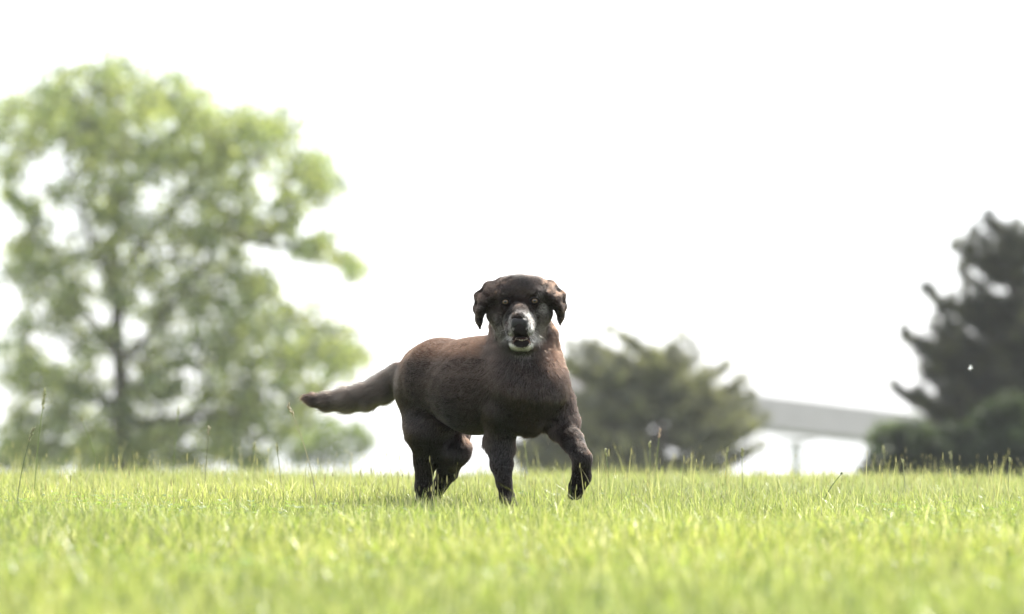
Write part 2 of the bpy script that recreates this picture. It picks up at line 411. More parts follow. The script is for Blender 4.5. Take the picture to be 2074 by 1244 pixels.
def surface_nets(D, lo, h):
    ins = D < 0; n = D.shape
    cs = tuple(s - 1 for s in n)
    cnt = np.zeros(cs, np.int8)
    cor = [(i, j, k) for i in (0, 1) for j in (0, 1) for k in (0, 1)]
    def sub(A, c): return A[c[0]:c[0] + cs[0], c[1]:c[1] + cs[1], c[2]:c[2] + cs[2]]
    for c in cor: cnt += sub(ins, c)
    act = (cnt > 0) & (cnt < 8); idx = np.argwhere(act); N = len(idx)
    ids = np.full(cs, -1, np.int32); ids[act] = np.arange(N)
    acc = np.zeros((N, 3)); num = np.zeros(N)
    for c0 in cor:
        for axn in range(3):
            if c0[axn]: continue
            c1 = list(c0); c1[axn] = 1
            d0 = D[idx[:, 0] + c0[0], idx[:, 1] + c0[1], idx[:, 2] + c0[2]]; d1 = D[idx[:, 0] + c1[0], idx[:, 1] + c1[1], idx[:, 2] + c1[2]]
            m = (d0 < 0) != (d1 < 0); t = np.where(m, d0 / np.where(m, d0 - d1, 1), 0)
            pt = np.array(c0, float)[None] + np.zeros((N, 3)); pt[:, axn] = t
            acc += pt * m[:, None]; num += m
    V = lo + (idx + acc / num[:, None]) * h
    F = []
    for axn in range(3):
        a1, a2 = (axn + 1) % 3, (axn + 2) % 3
        sl0 = [slice(None)] * 3; sl1 = [slice(None)] * 3
        sl0[axn] = slice(0, -1); sl1[axn] = slice(1, None)
        ch = ins[tuple(sl0)] != ins[tuple(sl1)]
        e = np.argwhere(ch); e = e[(e[:, a1] > 0) & (e[:, a2] > 0) & (e[:, a1] < n[a1] - 1) & (e[:, a2] < n[a2] - 1)]
        def g(o1, o2):
            q = e.copy(); q[:, a1] -= o1; q[:, a2] -= o2; return ids[q[:, 0], q[:, 1], q[:, 2]]
        quad = np.stack([g(1, 1), g(0, 1), g(0, 0), g(1, 0)], 1)
        fl = ~ins[e[:, 0], e[:, 1], e[:, 2]]
        quad[fl] = quad[fl][:, ::-1]; F.append(quad)
    F = np.concatenate(F); F = F[(F >= 0).all(1)]
    return V, F

def cut(a, b_, ra, rb, k, sc=(1, 1, 1)):
    return dict(a=P3(*a), b=P3(*b_), ra=ra * U, rb=rb * U, k=k, sc=np.array(sc, float))
EYES = [(1023.5, 612, -.139), (1083, 610, -.139)]
EYE_R = .0112
cuts = [cut((1047,686,-.23), (1066,686,-.23), 3.6, 3.6, .004, (1, 4.5, 1)), cut((1047,686,-.22), (1038,681,-.20), 3.0, 1.8, .004, (1, 3, 1)), cut((1066,686,-.22), (1076,682,-.20), 3.0, 1.8, .004, (1, 3, 1)),
        *[cut(e, (e[0] + .01, e[1], e[2]), 6.4, 6.4, .004, (1.1, 1.6, .85)) for e in [(1023.5, 612, -.155), (1083, 610, -.155)]]]
allp = np.array([p[q] for p in PR for q in ('a', 'b')])
lo, hi = allp.min(0) - .19, allp.max(0) + .19
hs = .0042
Dg, ax_ = sdf_grid(PR, cuts, lo, hi, hs)
BV, BF = surface_nets(Dg, lo, hs)
del Dg
# two rounds of light smoothing along the mesh
for it in range(2):
    s = np.zeros_like(BV); c = np.zeros(len(BV))
    for a in range(4):
        b_ = (a + 1) % 4
        np.add.at(s, BF[:, a], BV[BF[:, b_]]); np.add.at(c, BF[:, a], 1)
    BV = BV * .5 + .5 * s / c[:, None]
fn = np.cross(BV[BF[:, 2]] - BV[BF[:, 0]], BV[BF[:, 3]] - BV[BF[:, 1]])
BN = np.zeros_like(BV)
for a in range(4): np.add.at(BN, BF[:, a], fn)
BN /= np.linalg.norm(BN, axis=1)[:, None] + 1e-12

# coat colour, with sunlight painted into back and flank: nearly black brown with a frosted face and tail
W0 = {k: np.array(v) for k, v in dict(black=(.0040, .0024, .0017), brown=(.021, .0102, .0058), grey=(.24, .225, .215), white=(.75, .72, .70), tail=(.030, .023, .018), skin=(.010, .008, .008)).items()}
def blob(P, px, py, rx, ry, dy=None):
    c = P3(px, py, -.1)
    q = ((P[:, 0] - c[0]) / (rx * U)) ** 2 + ((P[:, 2] - c[2]) / (ry * U)) ** 2
    return np.clip(1.6 - q, 0, 1) * np.clip((-.0 + (DIST - .0) - P[:, 1]) / .03, 0, 1)
GREY = [(1009,655,16,22,.34,'grey'), (1020,676,14,16,.42,'grey'), (1036,670,6,18,.75,'grey'), (1096,645,14,22,.42,'grey'), (1094,672,12,18,.40,'grey'), (1101,625,8,10,.7,'grey'),
        (1058,714,24,10,.35,'grey'), (1060,728,20,10,.25,'grey'), (1020,597,11,3,.22,'grey'), (1076,595,8,3,.28,'grey'), (1091,601,7,5,.5,'grey'), (1046,583,10,6,.10,'grey'), (1098,586,10,9,.22,'grey'),
        (1064,638,12,8,.50,'grey'), (1068,640,8,6,.45,'white'), (1074,656,10,20,.55,'white'), (1080,676,13,16,.5,'grey'), (1077,680,8,12,.5,'white'), (1087,686,10,10,.5,'grey'), (1050,634,7,5,.45,'grey'), (1033,655,5,14,.5,'grey'), (1035,682,5,8,.45,'white')]
def coat(P):
    n = len(P); N_ = BN if len(P) == len(BN) else FN
    f = .5 + .5 * (np.sin(P[:, 0] * 23 + P[:, 2] * 9) * np.sin(P[:, 1] * 19 + P[:, 2] * 14) + .4 * np.sin(P[:, 0] * 61 + P[:, 1] * 47 + P[:, 2] * 53))
    c = W0['black'] * (1 - .55 * f[:, None]) + W0['brown'] * .55 * f[:, None]
    w = np.zeros(n); x = P[:, 0]; z = P[:, 2]
    fk = np.exp(-((x - P3(925, 0, .2)[0]) / .085) ** 2 - ((z - P3(0, 760, .2)[2]) / .075) ** 2)[:, None]; c = c * (1 - .6 * fk) + np.array([.040, .025, .019]) * .6 * fk  # lighter brown flank, with sun sheen mixed into the colour
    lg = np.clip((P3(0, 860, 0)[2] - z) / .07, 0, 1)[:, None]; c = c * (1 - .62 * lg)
    # sunlight on the back and neck edge, painted into the coat as red-brown
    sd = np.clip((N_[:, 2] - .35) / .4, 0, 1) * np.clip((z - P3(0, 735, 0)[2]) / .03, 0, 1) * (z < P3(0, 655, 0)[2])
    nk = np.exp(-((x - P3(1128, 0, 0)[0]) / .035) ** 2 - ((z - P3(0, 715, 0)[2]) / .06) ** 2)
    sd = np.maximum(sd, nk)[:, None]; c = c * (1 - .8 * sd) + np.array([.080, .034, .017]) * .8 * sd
    tl_ = np.clip((P3(808, 0, 0)[0] - x) / .03, 0, 1) * np.clip((x - P3(625, 0, 0)[0]) / .1, 0, 1); c = c * (1 - tl_[:, None]) + W0['tail'] * tl_[:, None]
    face = P[:, 1] < DIST + .0
    for (px, py, rx, ry, am, kind) in GREY:
        m = blob(P, px, py, rx, ry) * am * face; w_ = np.where(rng.random(n) < m, np.minimum(m + .25, 1), 0)[:, None]
        c = c * (1 - w_) + W0[kind] * w_
    # the chin's white lower rim
    ch = P3(1056, 692, -.1); rr = np.hypot((x - ch[0]) / (21 * U), (z - ch[2]) / (17 * U))
    m = ((rr > .86) & (rr < 1.14) & (z < ch[2] - .001) & (P[:, 1] < DIST - .1))
    c[m] = W0['white']
    return c
def bare(P):
    """skin without hair: nose ground, lips, eyelids"""
    m = np.zeros(len(P), bool)
    for (px, py, rx, ry) in ((1056,697,15,8), (1052,675,13,8), (1056,686,19,6), (1052,658,15,12)):
        c = P3(px, py, -.1); m |= (((P[:, 0] - c[0]) / (rx * U)) ** 2 + ((P[:, 2] - c[2]) / (ry * U)) ** 2 < 1) & (P[:, 1] < DIST - .13)
    for e in EYES:
        m |= np.linalg.norm((P - P3(*e)) / np.array([1.2, 1, 1]), axis=1) < .0155
    return m
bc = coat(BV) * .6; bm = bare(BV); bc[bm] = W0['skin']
inm = bm & (np.abs(BV[:, 2] - P3(0, 686, -.2)[2]) < .006) & (BN[:, 1] > -.9); bc[inm] = (.018, .008, .007)
dog = empty('dog', (float(P3(1000, 0, .15)[0]), DIST + .15, float(ground_z(0, DIST + .15))), 'old dark brown dog with a grey muzzle walking over the grass, one front paw raised', 'dog')
mat_skin = principled('dog_skin', (0, 0, 0), .85, .06, attr='Col')
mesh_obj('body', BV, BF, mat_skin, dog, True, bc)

# fur
def fur_roots(n):
    ar = np.linalg.norm(fn, axis=1)
    vis_boost = np.where(BV[BF].mean(1)[:, 1] < DIST - .0, 1.0, 1.0)
    cen = BV[BF].mean(1); hd = (cen[:, 2] > P3(0, 725, 0)[2]) & (cen[:, 1] < DIST + .06)
    w = ar * np.where(hd, 3.0, 1.0); f = rng.choice(len(BF), n, p=w / w.sum())
    a, b_ = rng.random((n, 1)), rng.random((n, 1)); q = BF[f]
    P = (BV[q[:, 0]] * (1 - a) + BV[q[:, 1]] * a) * (1 - b_) + (BV[q[:, 3]] * (1 - a) + BV[q[:, 2]] * a) * b_
    N = BN[q].mean(1); N /= np.linalg.norm(N, axis=1)[:, None]
    return P, N
NF = 560000
FP, FN = fur_roots(NF)
keep = ~bare(FP); FP, FN = FP[keep], FN[keep]; n = len(FP)
dist_all = np.stack([prim_d(p, FP) for p in PR], 1)
wt = np.exp(-np.clip(dist_all - dist_all.min(1)[:, None], 0, 1) / np.where(FP[:, 2] > P3(0, 690, 0)[2], .009, .020)[:, None]); wt /= wt.sum(1)[:, None]
FL = wt @ np.array([p['fl'] for p in PR]); HL = wt @ np.array([p['hl'] for p in PR]); LF = wt @ np.array([p['lift'] for p in PR])
# slow waves in the lie of the coat make locks
def w3(P, s, seed):
    r = np.random.default_rng(seed); out = np.zeros((len(P), 3))
    for k in range(7):
        v = r.normal(0, 1, 3); v *= s * r.uniform(.6, 1.7) / np.linalg.norm(v); out += np.sin((P @ v) + r.uniform(0, 6.3))[:, None] * r.normal(0, 1, 3)
    return out / 3.5
FL = FL + .13 * w3(FP, 70, 1) + .16 * w3(FP, 190, 2) + rng.normal(0, .09, (n, 3))
T = FL - FN * (FL * FN).sum(1)[:, None]; T /= np.linalg.norm(T, axis=1)[:, None] + 1e-6
lf = (LF * rng.uniform(.5, 1.6, n) + .06 * w3(FP, 150, 5)[:, 0]).clip(.13, .9)[:, None]
L = (HL * rng.uniform(.6, 1.25, n) * (1 + .2 * w3(FP, 120, 6)[:, 1]).clip(.5, 1.6))[:, None]
guard = (rng.random(n) < .06) & (HL > .0085) & (FP[:, 2] < P3(0, 690, 0)[2])      # coarse guard hairs through the coat
lf[guard] = (lf[guard] + .05).clip(0, .5); L[guard] *= 1.25
fly = (rng.random(n) < .003) & (FN[:, 2] < .5); lf[fly] = .45; L[fly] *= 1.3
for (fx, fy, fd, fr, fdir) in ((1100,874,.03,.040,(0,-.1,-1)), (1156,940,-.07,.022,(-.5,.4,-1)), (1042,905,.05,.022,(.3,.3,-1)), (830,870,.30,.035,(-.5,.4,-1)), (983,895,.06,.025,(-.4,.3,-1)), (945,890,.25,.04,(.2,.3,-1)), (1070,888,.0,.03,(0,0,-1))):
    k = np.exp(-(np.linalg.norm(FP - P3(fx, fy, fd), axis=1) / fr) ** 2); L *= (1 + .9 * k)[:, None]; lf = lf + (.22 * k)[:, None]
d0 = T * (1 - lf) + FN * (lf * 1.15 + .04); d0 /= np.linalg.norm(d0, axis=1)[:, None]
gv_ = np.array([0, 0, -.12]) + FN * .12 * FN[:, 2:3]
d1 = T * (1 - lf * .55) + FN * (lf * .45 + .03) + gv_; d1 /= np.linalg.norm(d1, axis=1)[:, None]
p0 = FP - FN * .001; p1 = p0 + d0 * L * .35; p2 = p1 + (d0 + d1) * .5 * L * .35; p3 = p2 + d1 * L * .3
pos = np.stack([p0, p1, p2, p3], 1) - np.array(dog.location)
hc = bpy.data.hair_curves.new('coat'); hc.add_curves([4] * n)
hc.attributes['position'].data.foreach_set('vector', pos.astype(np.float32).ravel())
ra = hc.attributes.get('radius') or hc.attributes.new('radius', 'FLOAT', 'POINT')
hw = np.where(HL < .010, .00019, .00023)[:, None] * np.array([[1, .95, .7, .15]])
hw[guard] *= 1.9
ra.data.foreach_set('value', hw.astype(np.float32).ravel())
cc = hc.attributes.new('Col', 'FLOAT_COLOR', 'CURVE')
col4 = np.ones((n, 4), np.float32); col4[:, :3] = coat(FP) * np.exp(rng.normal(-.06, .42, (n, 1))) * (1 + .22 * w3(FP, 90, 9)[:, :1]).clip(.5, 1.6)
gm = guard & (rng.random(n) < .45) & (FN[:, 2] < .6) & (FP[:, 2] > P3(0, 880, 0)[2]); col4[gm, :3] = col4[gm, :3] * 1.3 + np.array([.018, .013, .010])
cc.data.foreach_set('color', col4.ravel())
mat_fur, nt, out = new_mat('dog_fur')
hb = nt.nodes.new('ShaderNodeBsdfHairPrincipled'); hb.model = 'CHIANG'; hb.parametrization = 'COLOR'
hb.inputs['IOR'].default_value = 1.47; hb.inputs['Roughness'].default_value = .29; hb.inputs['Radial Roughness'].default_value = .5
an = nt.nodes.new('ShaderNodeAttribute'); an.attribute_name = 'Col'
nt.links.new(an.outputs['Color'], hb.inputs['Color']); nt.links.new(hb.outputs[0], out.inputs[0])
hc.materials.append(mat_fur)
fo = bpy.data.objects.new('coat', hc); C.objects.link(fo); fo.parent = dog

# eyes
mat_lid = principled('eyelid', (.006, .005, .005), .8, .05)
mat_eye = principled('eye', (0, 0, 0), .12, .45, attr='Col')
for e in EYES:
    c = P3(*e); nu, nv = 28, 20
    look = np.array([0, 0, CAMH]) - c; look[2] += .3; look /= np.linalg.norm(look)
    rt = np.cross(look, (0, 0, 1)); rt /= np.linalg.norm(rt); upv = np.cross(rt, look)
    th = np.linspace(0, np.pi, nv)[1:]; ph = np.arange(nu) * 2 * np.pi / nu
    V = [c + look * EYE_R]; cl_ = [(.004,) * 3]
    for t in th:
        for q in ph:
            V.append(c + EYE_R * (look * np.cos(t) + np.sin(t) * (rt * np.cos(q) + upv * np.sin(q))))
            k = math.degrees(t); cl_.append((.004, .004, .004) if k < 24 else (.080, .053, .028) if k < 60 else (.01, .007, .006))
    i_ = np.arange(nu); j_ = (i_ + 1) % nu; Q = []
    for r_ in range(nv - 2): Q.append(np.stack([1 + r_ * nu + i_, 1 + (r_ + 1) * nu + i_, 1 + (r_ + 1) * nu + j_, 1 + r_ * nu + j_], 1))
    mesh_obj('eye', np.array(V), [np.concatenate(Q), np.stack([np.zeros(nu, int), 1 + i_, 1 + j_], 1)], mat_eye, dog, True, np.array(cl_))
    ang = np.linspace(0, 2 * np.pi, 25)[:-1]; rx, ru, rd = .0158, .0106, .0092
    ex = rx * np.cos(ang); ez = np.where(np.sin(ang) > 0, ru, rd) * np.sin(ang); dep = np.sqrt(np.maximum(EYE_R ** 2 * 1.25 - (ex * .7) ** 2 - ez ** 2, 1e-6))
    R = c + rt * ex[:, None] + upv * ez[:, None] + look * dep[:, None]
    v, f = tube(np.concatenate([R, R[:2]]), np.full(26, .0029), 8)
    mesh_obj('eyelid', v, f, mat_lid, dog, True)
# nose leather with two nostrils
def pr(a, b_, ra, rb, k, sc=(1, 1, 1)): return dict(a=P3(*a), b=P3(*b_), ra=ra * U, rb=rb * U, k=k, sc=np.array(sc, float))
npr = [pr((1045,653,-.226), (1059,653,-.226), 9.5, 9.5, .006), pr((1044,660,-.226), (1060,660,-.226), 8.5, 8.5, .006), pr((1052,664,-.232), (1052,672,-.222), 7, 5, .006)]
nct = [pr((1044,660,-.25), (1041,662,-.243), 3.3, 2.6, .002, (1, 1.6, 1)), pr((1060,660,-.25), (1063,662,-.243), 3.3, 2.6, .002, (1, 1.6, 1)), pr((1052,664,-.250), (1052,673,-.243), .8, .8, .002)]
nl_ = P3(1052, 660, -.23); Dn, _ = sdf_grid(npr, nct, nl_ - .04, nl_ + .04, .0012)
NV, NFc = surface_nets(Dn, nl_ - .04, .0012)
mat_nose = principled('nose_leather', (.005, .0045, .005), .36, .28, noise=(300, .7, 1.3), bump=.3)
mesh_obj('nose', NV, NFc, mat_nose, dog, True)
# tongue and lower front teeth
mat_tongue = principled('tongue', (.045, .022, .020), .5, .2)
tg = [pr((1050,687,-.17), (1062,687,-.17), 7, 7, .005, (1, 2.2, .6))]
tc = P3(1056, 688, -.17); Dt, _ = sdf_grid(tg, [], tc - .05, tc + .05, .002); TV, TF = surface_nets(Dt, tc - .05, .002)
mesh_obj('tongue', TV, TF, mat_tongue, dog, True)
mat_tooth = principled('tooth', (.30, .26, .19), .4, .3)
b = Bag()
for q in range(9):
    s = (q - 4) / 4; px = 1056.5 + s * 10.5 + (q * 37 % 5 - 2) * .3; dd = -.198 + .012 * s * s; big = abs(q - 4) == 4
    a = P3(px, 691 - 1.5 * abs(s), dd); e = P3(px, 688.6 - 1.5 * abs(s) - (3 if big else q * 53 % 3 * .4), dd - .001)
    v, f = tube(np.array([a, (a + e) / 2, e]), [.0021, .0020, .0010], 6); b.add(v, f, np.array([1, 1, 1.]))
b.build('lower_teeth', mat_tooth, dog, True)
# eyebrow and muzzle whiskers
wk = []
r = np.random.default_rng(77)
for q in range(14):
    sx = -1 if q % 2 else 1
    a = P3(1053 + sx * r.uniform(14, 26), r.uniform(664, 690), -.17); e = a + np.array([sx * r.uniform(.02, .045), r.uniform(-.02, .02), r.uniform(-.025, .006)])
    wk.append([a, a * .6 + e * .4 + [0, 0, .002], a * .25 + e * .75, e])
wk = np.array(wk) - np.array(dog.location); wh = bpy.data.hair_curves.new('whiskers'); wh.add_curves([4] * len(wk))
wh.attributes['position'].data.foreach_set('vector', wk.astype(np.float32).ravel())
ra = wh.attributes.get('radius') or wh.attributes.new('radius', 'FLOAT', 'POINT'); ra.data.foreach_set('value', np.tile([.00022, .0002, .00016, .0001], len(wk)).astype(np.float32))
wc = wh.attributes.new('Col', 'FLOAT_COLOR', 'CURVE'); wc.data.foreach_set('color', np.tile([.7, .68, .65, 1], len(wk)).astype(np.float32))
wh.materials.append(mat_fur); wo_ = bpy.data.objects.new('whiskers', wh); C.objects.link(wo_); wo_.parent = dog

# broad-leaved weeds in the foreground sward
mat_weed = principled('weed_leaf', (0, 0, 0), .45, .4, attr='Col', trans=.3)
def weed(px, row, label, seed, nleaf, size, hues):
    dr = (row - HOR) / FPX; d = .409 / (dr + .0185); r = np.random.default_rng(seed)
    x0 = at(px, HOR, d)[0]; z0 = float(ground_z(x0, d)); root = empty('weed', (x0, d, z0), label, 'weed')
    for q in range(nleaf):
        az = q * 2.4 + r.uniform(-.3, .3); l = size * r.uniform(.7, 1.2); w = l * r.uniform(.16, .24); t = np.linspace(0, 1, 7)
        el = r.uniform(.7, 1.25); dr_ = np.array([math.cos(az) * math.cos(el), math.sin(az) * math.cos(el), math.sin(el)]); sd = np.array([-math.sin(az), math.cos(az), 0])
        mid = np.array([x0, d, z0]) + dr_ * (t * l)[:, None] + np.array([math.cos(az), math.sin(az), -.9]) * (t ** 2 * l * .35)[:, None]
        ww = w * np.sin(np.pi * np.clip(t * .92 + .05, 0, 1)) * (1 + .25 * np.cos(t * 26))
        V = np.stack([mid - sd * ww[:, None] + [0, 0, .003], mid, mid + sd * ww[:, None] + [0, 0, .003]], 1).reshape(-1, 3); i_ = np.arange(6)[:, None] * 3
        Q = np.concatenate([i_ + np.array([[0, 1, 4, 3]]), i_ + np.array([[1, 2, 5, 4]])])
        mesh_obj('leaf', V, Q, mat_weed, root, True, np.broadcast_to(np.array(hues[q % len(hues)]), V.shape))
DGN = [(.055, .095, .030), (.075, .125, .035), (.05, .08, .03)]
weed(1478, 1160, 'dark green leafy weed with one yellowing leaf in the right foreground grass', 3, 9, .075, DGN + [(.42, .36, .08)])
weed(1003, 1118, 'single low round leaved weed in the blurred grass below the dog', 4, 4, .04, [(.10, .19, .03)])
weed(795, 1165, 'small dark weed in the blurred grass left of the middle', 5, 4, .05, DGN)
weed(505, 1042, 'tuft of dark upright weed leaves in the grass left of the dog', 6, 5, .05, DGN)

# a tuft of seed fluff adrift in the air
fc = at(1965, 745, 14.3); root = empty('seed_fluff', tuple(fc), 'tiny white tuft of seed fluff drifting in front of the tall pine', 'seed fluff')
b = Bag(); r = np.random.default_rng(8)
for q in range(34):
    dv = r.normal(0, 1, 3); dv /= np.linalg.norm(dv); v, f = tube(np.array([fc, fc + dv * .005, fc + dv * r.uniform(.008, .015) + [0, 0, .001]]), [.0006, .0005, .0002], 4); b.add(v, f, np.array([.9, .9, .88]))
b.build('filaments', principled('fluff', (0, 0, 0), .6, .3, attr='Col'), root)

# tall flowering grasses that stand out one by one
mat_stalk = principled('grass_stalk', (0, 0, 0), .45, .5, attr='Col', trans=.25)
def stalk(px, ytop, dist, pxb, head, seedy, label, col=(.20, .26, .07), hc=(.34, .34, .16)):
    top = at(px, ytop, dist); bx = at(pxb, 950, dist)[0]; bz = float(ground_z(bx, dist))
    root = empty('tall_grass_stalk', (bx, dist, bz), label, 'grass stalk', 'tall flowering grasses above the lawn')
    base = np.array([bx, dist, bz]); n = 9; t = np.linspace(0, 1, n)[:, None]
    mid = np.array([bx * .85 + top[0] * .15, dist, (bz + top[2]) / 2 * 1.0])
    P = (1 - t) ** 2 * base + 2 * t * (1 - t) * mid + t ** 2 * top
    b = Bag(); v, f = tube(P, np.linspace(.0019, .0012, n), 5); b.add(v, f, np.array(col)); b.build('stem', mat_stalk, root, True)
    k0 = 1 - head / np.linalg.norm(top - base)
    b = Bag(); r = np.random.default_rng(int(px * 7 + ytop))
    for q in range(seedy):
        tt = k0 + (1 - k0) * q / seedy
        p = (1 - tt) ** 2 * base + 2 * tt * (1 - tt) * mid + tt ** 2 * top
        d = (top - mid); d /= np.linalg.norm(d); s = r.normal(0, 1, 3); s -= d * s.dot(d); s /= np.linalg.norm(s)
        e = p + d * .010 + s * .0055
        v, f = tube(np.array([p, (p + e) / 2 + s * .0006, e]), [.001, .0026, .0008], 4)
        b.add(v, f, np.array(hc) * r.uniform(.7, 1.25))
    b.build('seed_head', mat_stalk, root, True)
stalk(92, 790, 15.2, 70, .075, 26, 'tall green grass stalk with dense seed head near the left edge, highest of all')
stalk(68, 868, 14.0, 34, .05, 16, 'dark thin grass stalk with a loose seed head leaning right at the far left', (.16, .19, .08), (.26, .26, .14))
stalk(165, 848, 16.0, 208, .012, 4, 'green grass stalk curving left above the lawn, right of the tallest seed head')
stalk(362, 826, 16.5, 350, .03, 8, 'straight pale grass stalk in front of the broadleaf tree, with a narrow tip')
stalk(424, 866, 15.8, 415, .03, 10, 'short brownish grass stalk left of the middle of the big tree', (.2, .2, .1), (.32, .28, .18))
stalk(584, 820, 13.4, 645, .04, 12, 'long thin brown grass stalk leaning left below the tip of the dog tail', (.36, .33, .20), (.38, .32, .2))
stalk(515, 898, 16.0, 514, .03, 14, 'small upright grass stalk with a seed head between two taller ones', (.2, .26, .07))
stalk(560, 900, 15.4, 571, .03, 9, 'small thin grass stalk leaning left under the low branches of the big tree', (.2, .2, .1))
stalk(1337, 870, 16.0, 1326, .035, 14, 'pinkish topped grass stalk in front of the middle pine', (.22, .26, .08), (.42, .30, .22))
stalk(1316, 897, 15.6, 1316, .02, 8, 'upright pale grass stalk just left of the pinkish topped one', (.3, .33, .14))
stalk(1226, 912, 15.2, 1236, .025, 10, 'slim grass stalk right of the raised front leg of the dog')
stalk(1062, 893, 16.2, 1072, .03, 8, 'pale grass stalk seen between the front legs of the dog', (.35, .38, .18))
stalk(1474, 908, 16.0, 1468, .03, 12, 'grass stalk with seeds at the right end of the middle pine', (.24, .28, .09))
stalk(1503, 910, 15.5, 1503, .03, 12, 'pale seedy grass stalk beside the right edge of the middle pine', (.3, .33, .16))
stalk(1788, 905, 17.2, 1796, .03, 10, 'yellowish blurred grass stalk in front of the dark shrub', (.34, .34, .14))
stalk(1704, 960, 14.6, 1663, .004, 2, 'dark single blade leaning right in front of the bridge pier', (.06, .10, .03), (.06, .1, .03))
stalk(1828, 933, 14.6, 1834, .01, 4, 'thin pale straight grass stalk in front of the dark shrub, right of the yellowish one', (.3, .32, .18))
stalk(1924, 917, 17.0, 1932, .03, 10, 'blurred beige grass stalk before the foot of the tall pine', (.32, .32, .16))
stalk(2044, 930, 14.6, 2040, .012, 6, 'thin upright grass stalk close to the right edge', (.26, .28, .13))

# ------------------------------------------------------------------ foliage
def leaf_cards(c, size, aspect=.7, rgen=rng, axis=None):
    """one bent leaf (two triangles sharing a rib) per centre"""
    n = len(c)
    u = rgen.normal(0, 1, (n, 3)) if axis is None else axis + rgen.normal(0, .35, (n, 3))
    u /= np.linalg.norm(u, axis=1)[:, None]
    v = rgen.normal(0, 1, (n, 3)); v -= u * (u * v).sum(1)[:, None]; v /= np.linalg.norm(v, axis=1)[:, None]
    w = np.cross(u, v); s = size[:, None]
    V = np.stack([c - u * s, c + v * s * aspect + w * s * .15, c + u * s, c - v * s * aspect + w * s * .15], 1).reshape(-1, 3)
    b = (np.arange(n) * 4)[:, None]
    return V, np.concatenate([b + np.array([[0, 1, 2]]), b + np.array([[0, 2, 3]])])

mat_bark = principled('bark', (.085, .075, .062), .9, .2, noise=(9, .6, 1.3), bump=.6)
mat_leaf = principled('broad_leaf', (0, 0, 0), .45, .4, attr='Col', trans=.58)
mat_needle = principled('pine_needle', (0, 0, 0), .6, .3, attr='Col', trans=.3)

def limb(a, b, r0, r1, sag=.0, n=7, r=rng, wob=.04):
    t = np.linspace(0, 1, n)[:, None]; a = np.asarray(a, float); b = np.asarray(b, float)
    L = np.linalg.norm(b - a)
    P = a * (1 - t) + b * t; P[:, 2] += sag * L * np.sin(np.pi * t[:, 0])
    P[1:-1] += r.normal(0, wob * L / n * 1.5, (n - 2, 3))
    return tube(P, np.linspace(r0, r1, n), 6)

# --- big broadleaf tree, left
D1 = 105.0
def broad_tree(name, label, clumps, forks, trunk_px, D, spread, leaf, per, seed, palette, cat='tree', rtrunk=.25):
    r = np.random.default_rng(seed); S = D / FPX
    bx = at(trunk_px[0], HOR, D)[0]; bz = float(ground_z(bx, D))
    root = empty(name, (bx, D, bz), label, cat)
    b = Bag()
    tr = [np.array([bx, D, bz - .1])]
    for (x, y, dy) in forks['trunk']: tr.append(at(x, y, D + dy))
    tr = np.array(tr); v, f = tube(tr, np.linspace(rtrunk, rtrunk * .35, len(tr)), 10); b.add(v, f, np.array([.1, .1, .1]))
    nodes = [p for p in tr[1:]]
    for ln in forks['limbs']:
        P = np.array([at(x, y, D + dy) for (x, y, dy) in ln]); k = len(P)
        v, f = tube(P, np.linspace(rtrunk * .5, rtrunk * .14, k), 8); b.add(v, f, np.array([.1, .1, .1])); nodes += list(P)
    nodes = np.array(nodes)
    cv = Bag(); cen_ = [(x + np.clip(r.normal(0, .72), -1, 1) * rad, y + np.clip(r.normal(0, .72), -1, 1) * rad, rad * r.uniform(.3, .6)) for (x, y, rad) in clumps for _ in range(6)]
    cen_ = [(at(x, y, D + r.uniform(-1, 1) * spread), rad * S) for (x, y, rad) in cen_]
    cen_.sort(key=lambda q: np.linalg.norm(nodes - q[0], axis=1).min())
    for c0, R in cen_:
        nd = nodes[np.argmin(np.linalg.norm(nodes - c0, axis=1) + (nodes[:, 2] > c0[2]) * .5)]
        v, f = limb(nd, c0, .035, .012, -.05, 6, r); b.add(v, f, np.array([.1, .1, .1])); nodes = np.concatenate([nodes, c0[None]])
        m = max(3, int(per * (R / .55) ** 2))
        for q in range(m):
            o = r.normal(0, 1, 3); o /= np.linalg.norm(o); cc = c0 + o * R * r.uniform(.15, 1.05) ** .7 * np.array([1, 1.5, .85])
            v, f = limb(c0, cc, .014, .006, 0, 3, r); b.add(v, f, np.array([.1, .1, .1]))
            nl = int(r.uniform(5, 16)); sp = R * .68 + .12
            lc = cc + r.normal(0, 1, (nl, 3)) * sp * np.array([1, 1, .8])
            v, f = leaf_cards(lc, leaf * r.uniform(.7, 1.25, nl), .62, r)
            base = palette[r.integers(len(palette))] * r.uniform(.75, 1.25)
            cv.add(v, f, np.repeat(base * r.uniform(.8, 1.2, (nl, 1)), 4, 0))
    b.build('trunk', mat_bark, root, True)
    cv.build('crown', mat_leaf, root)
    return root

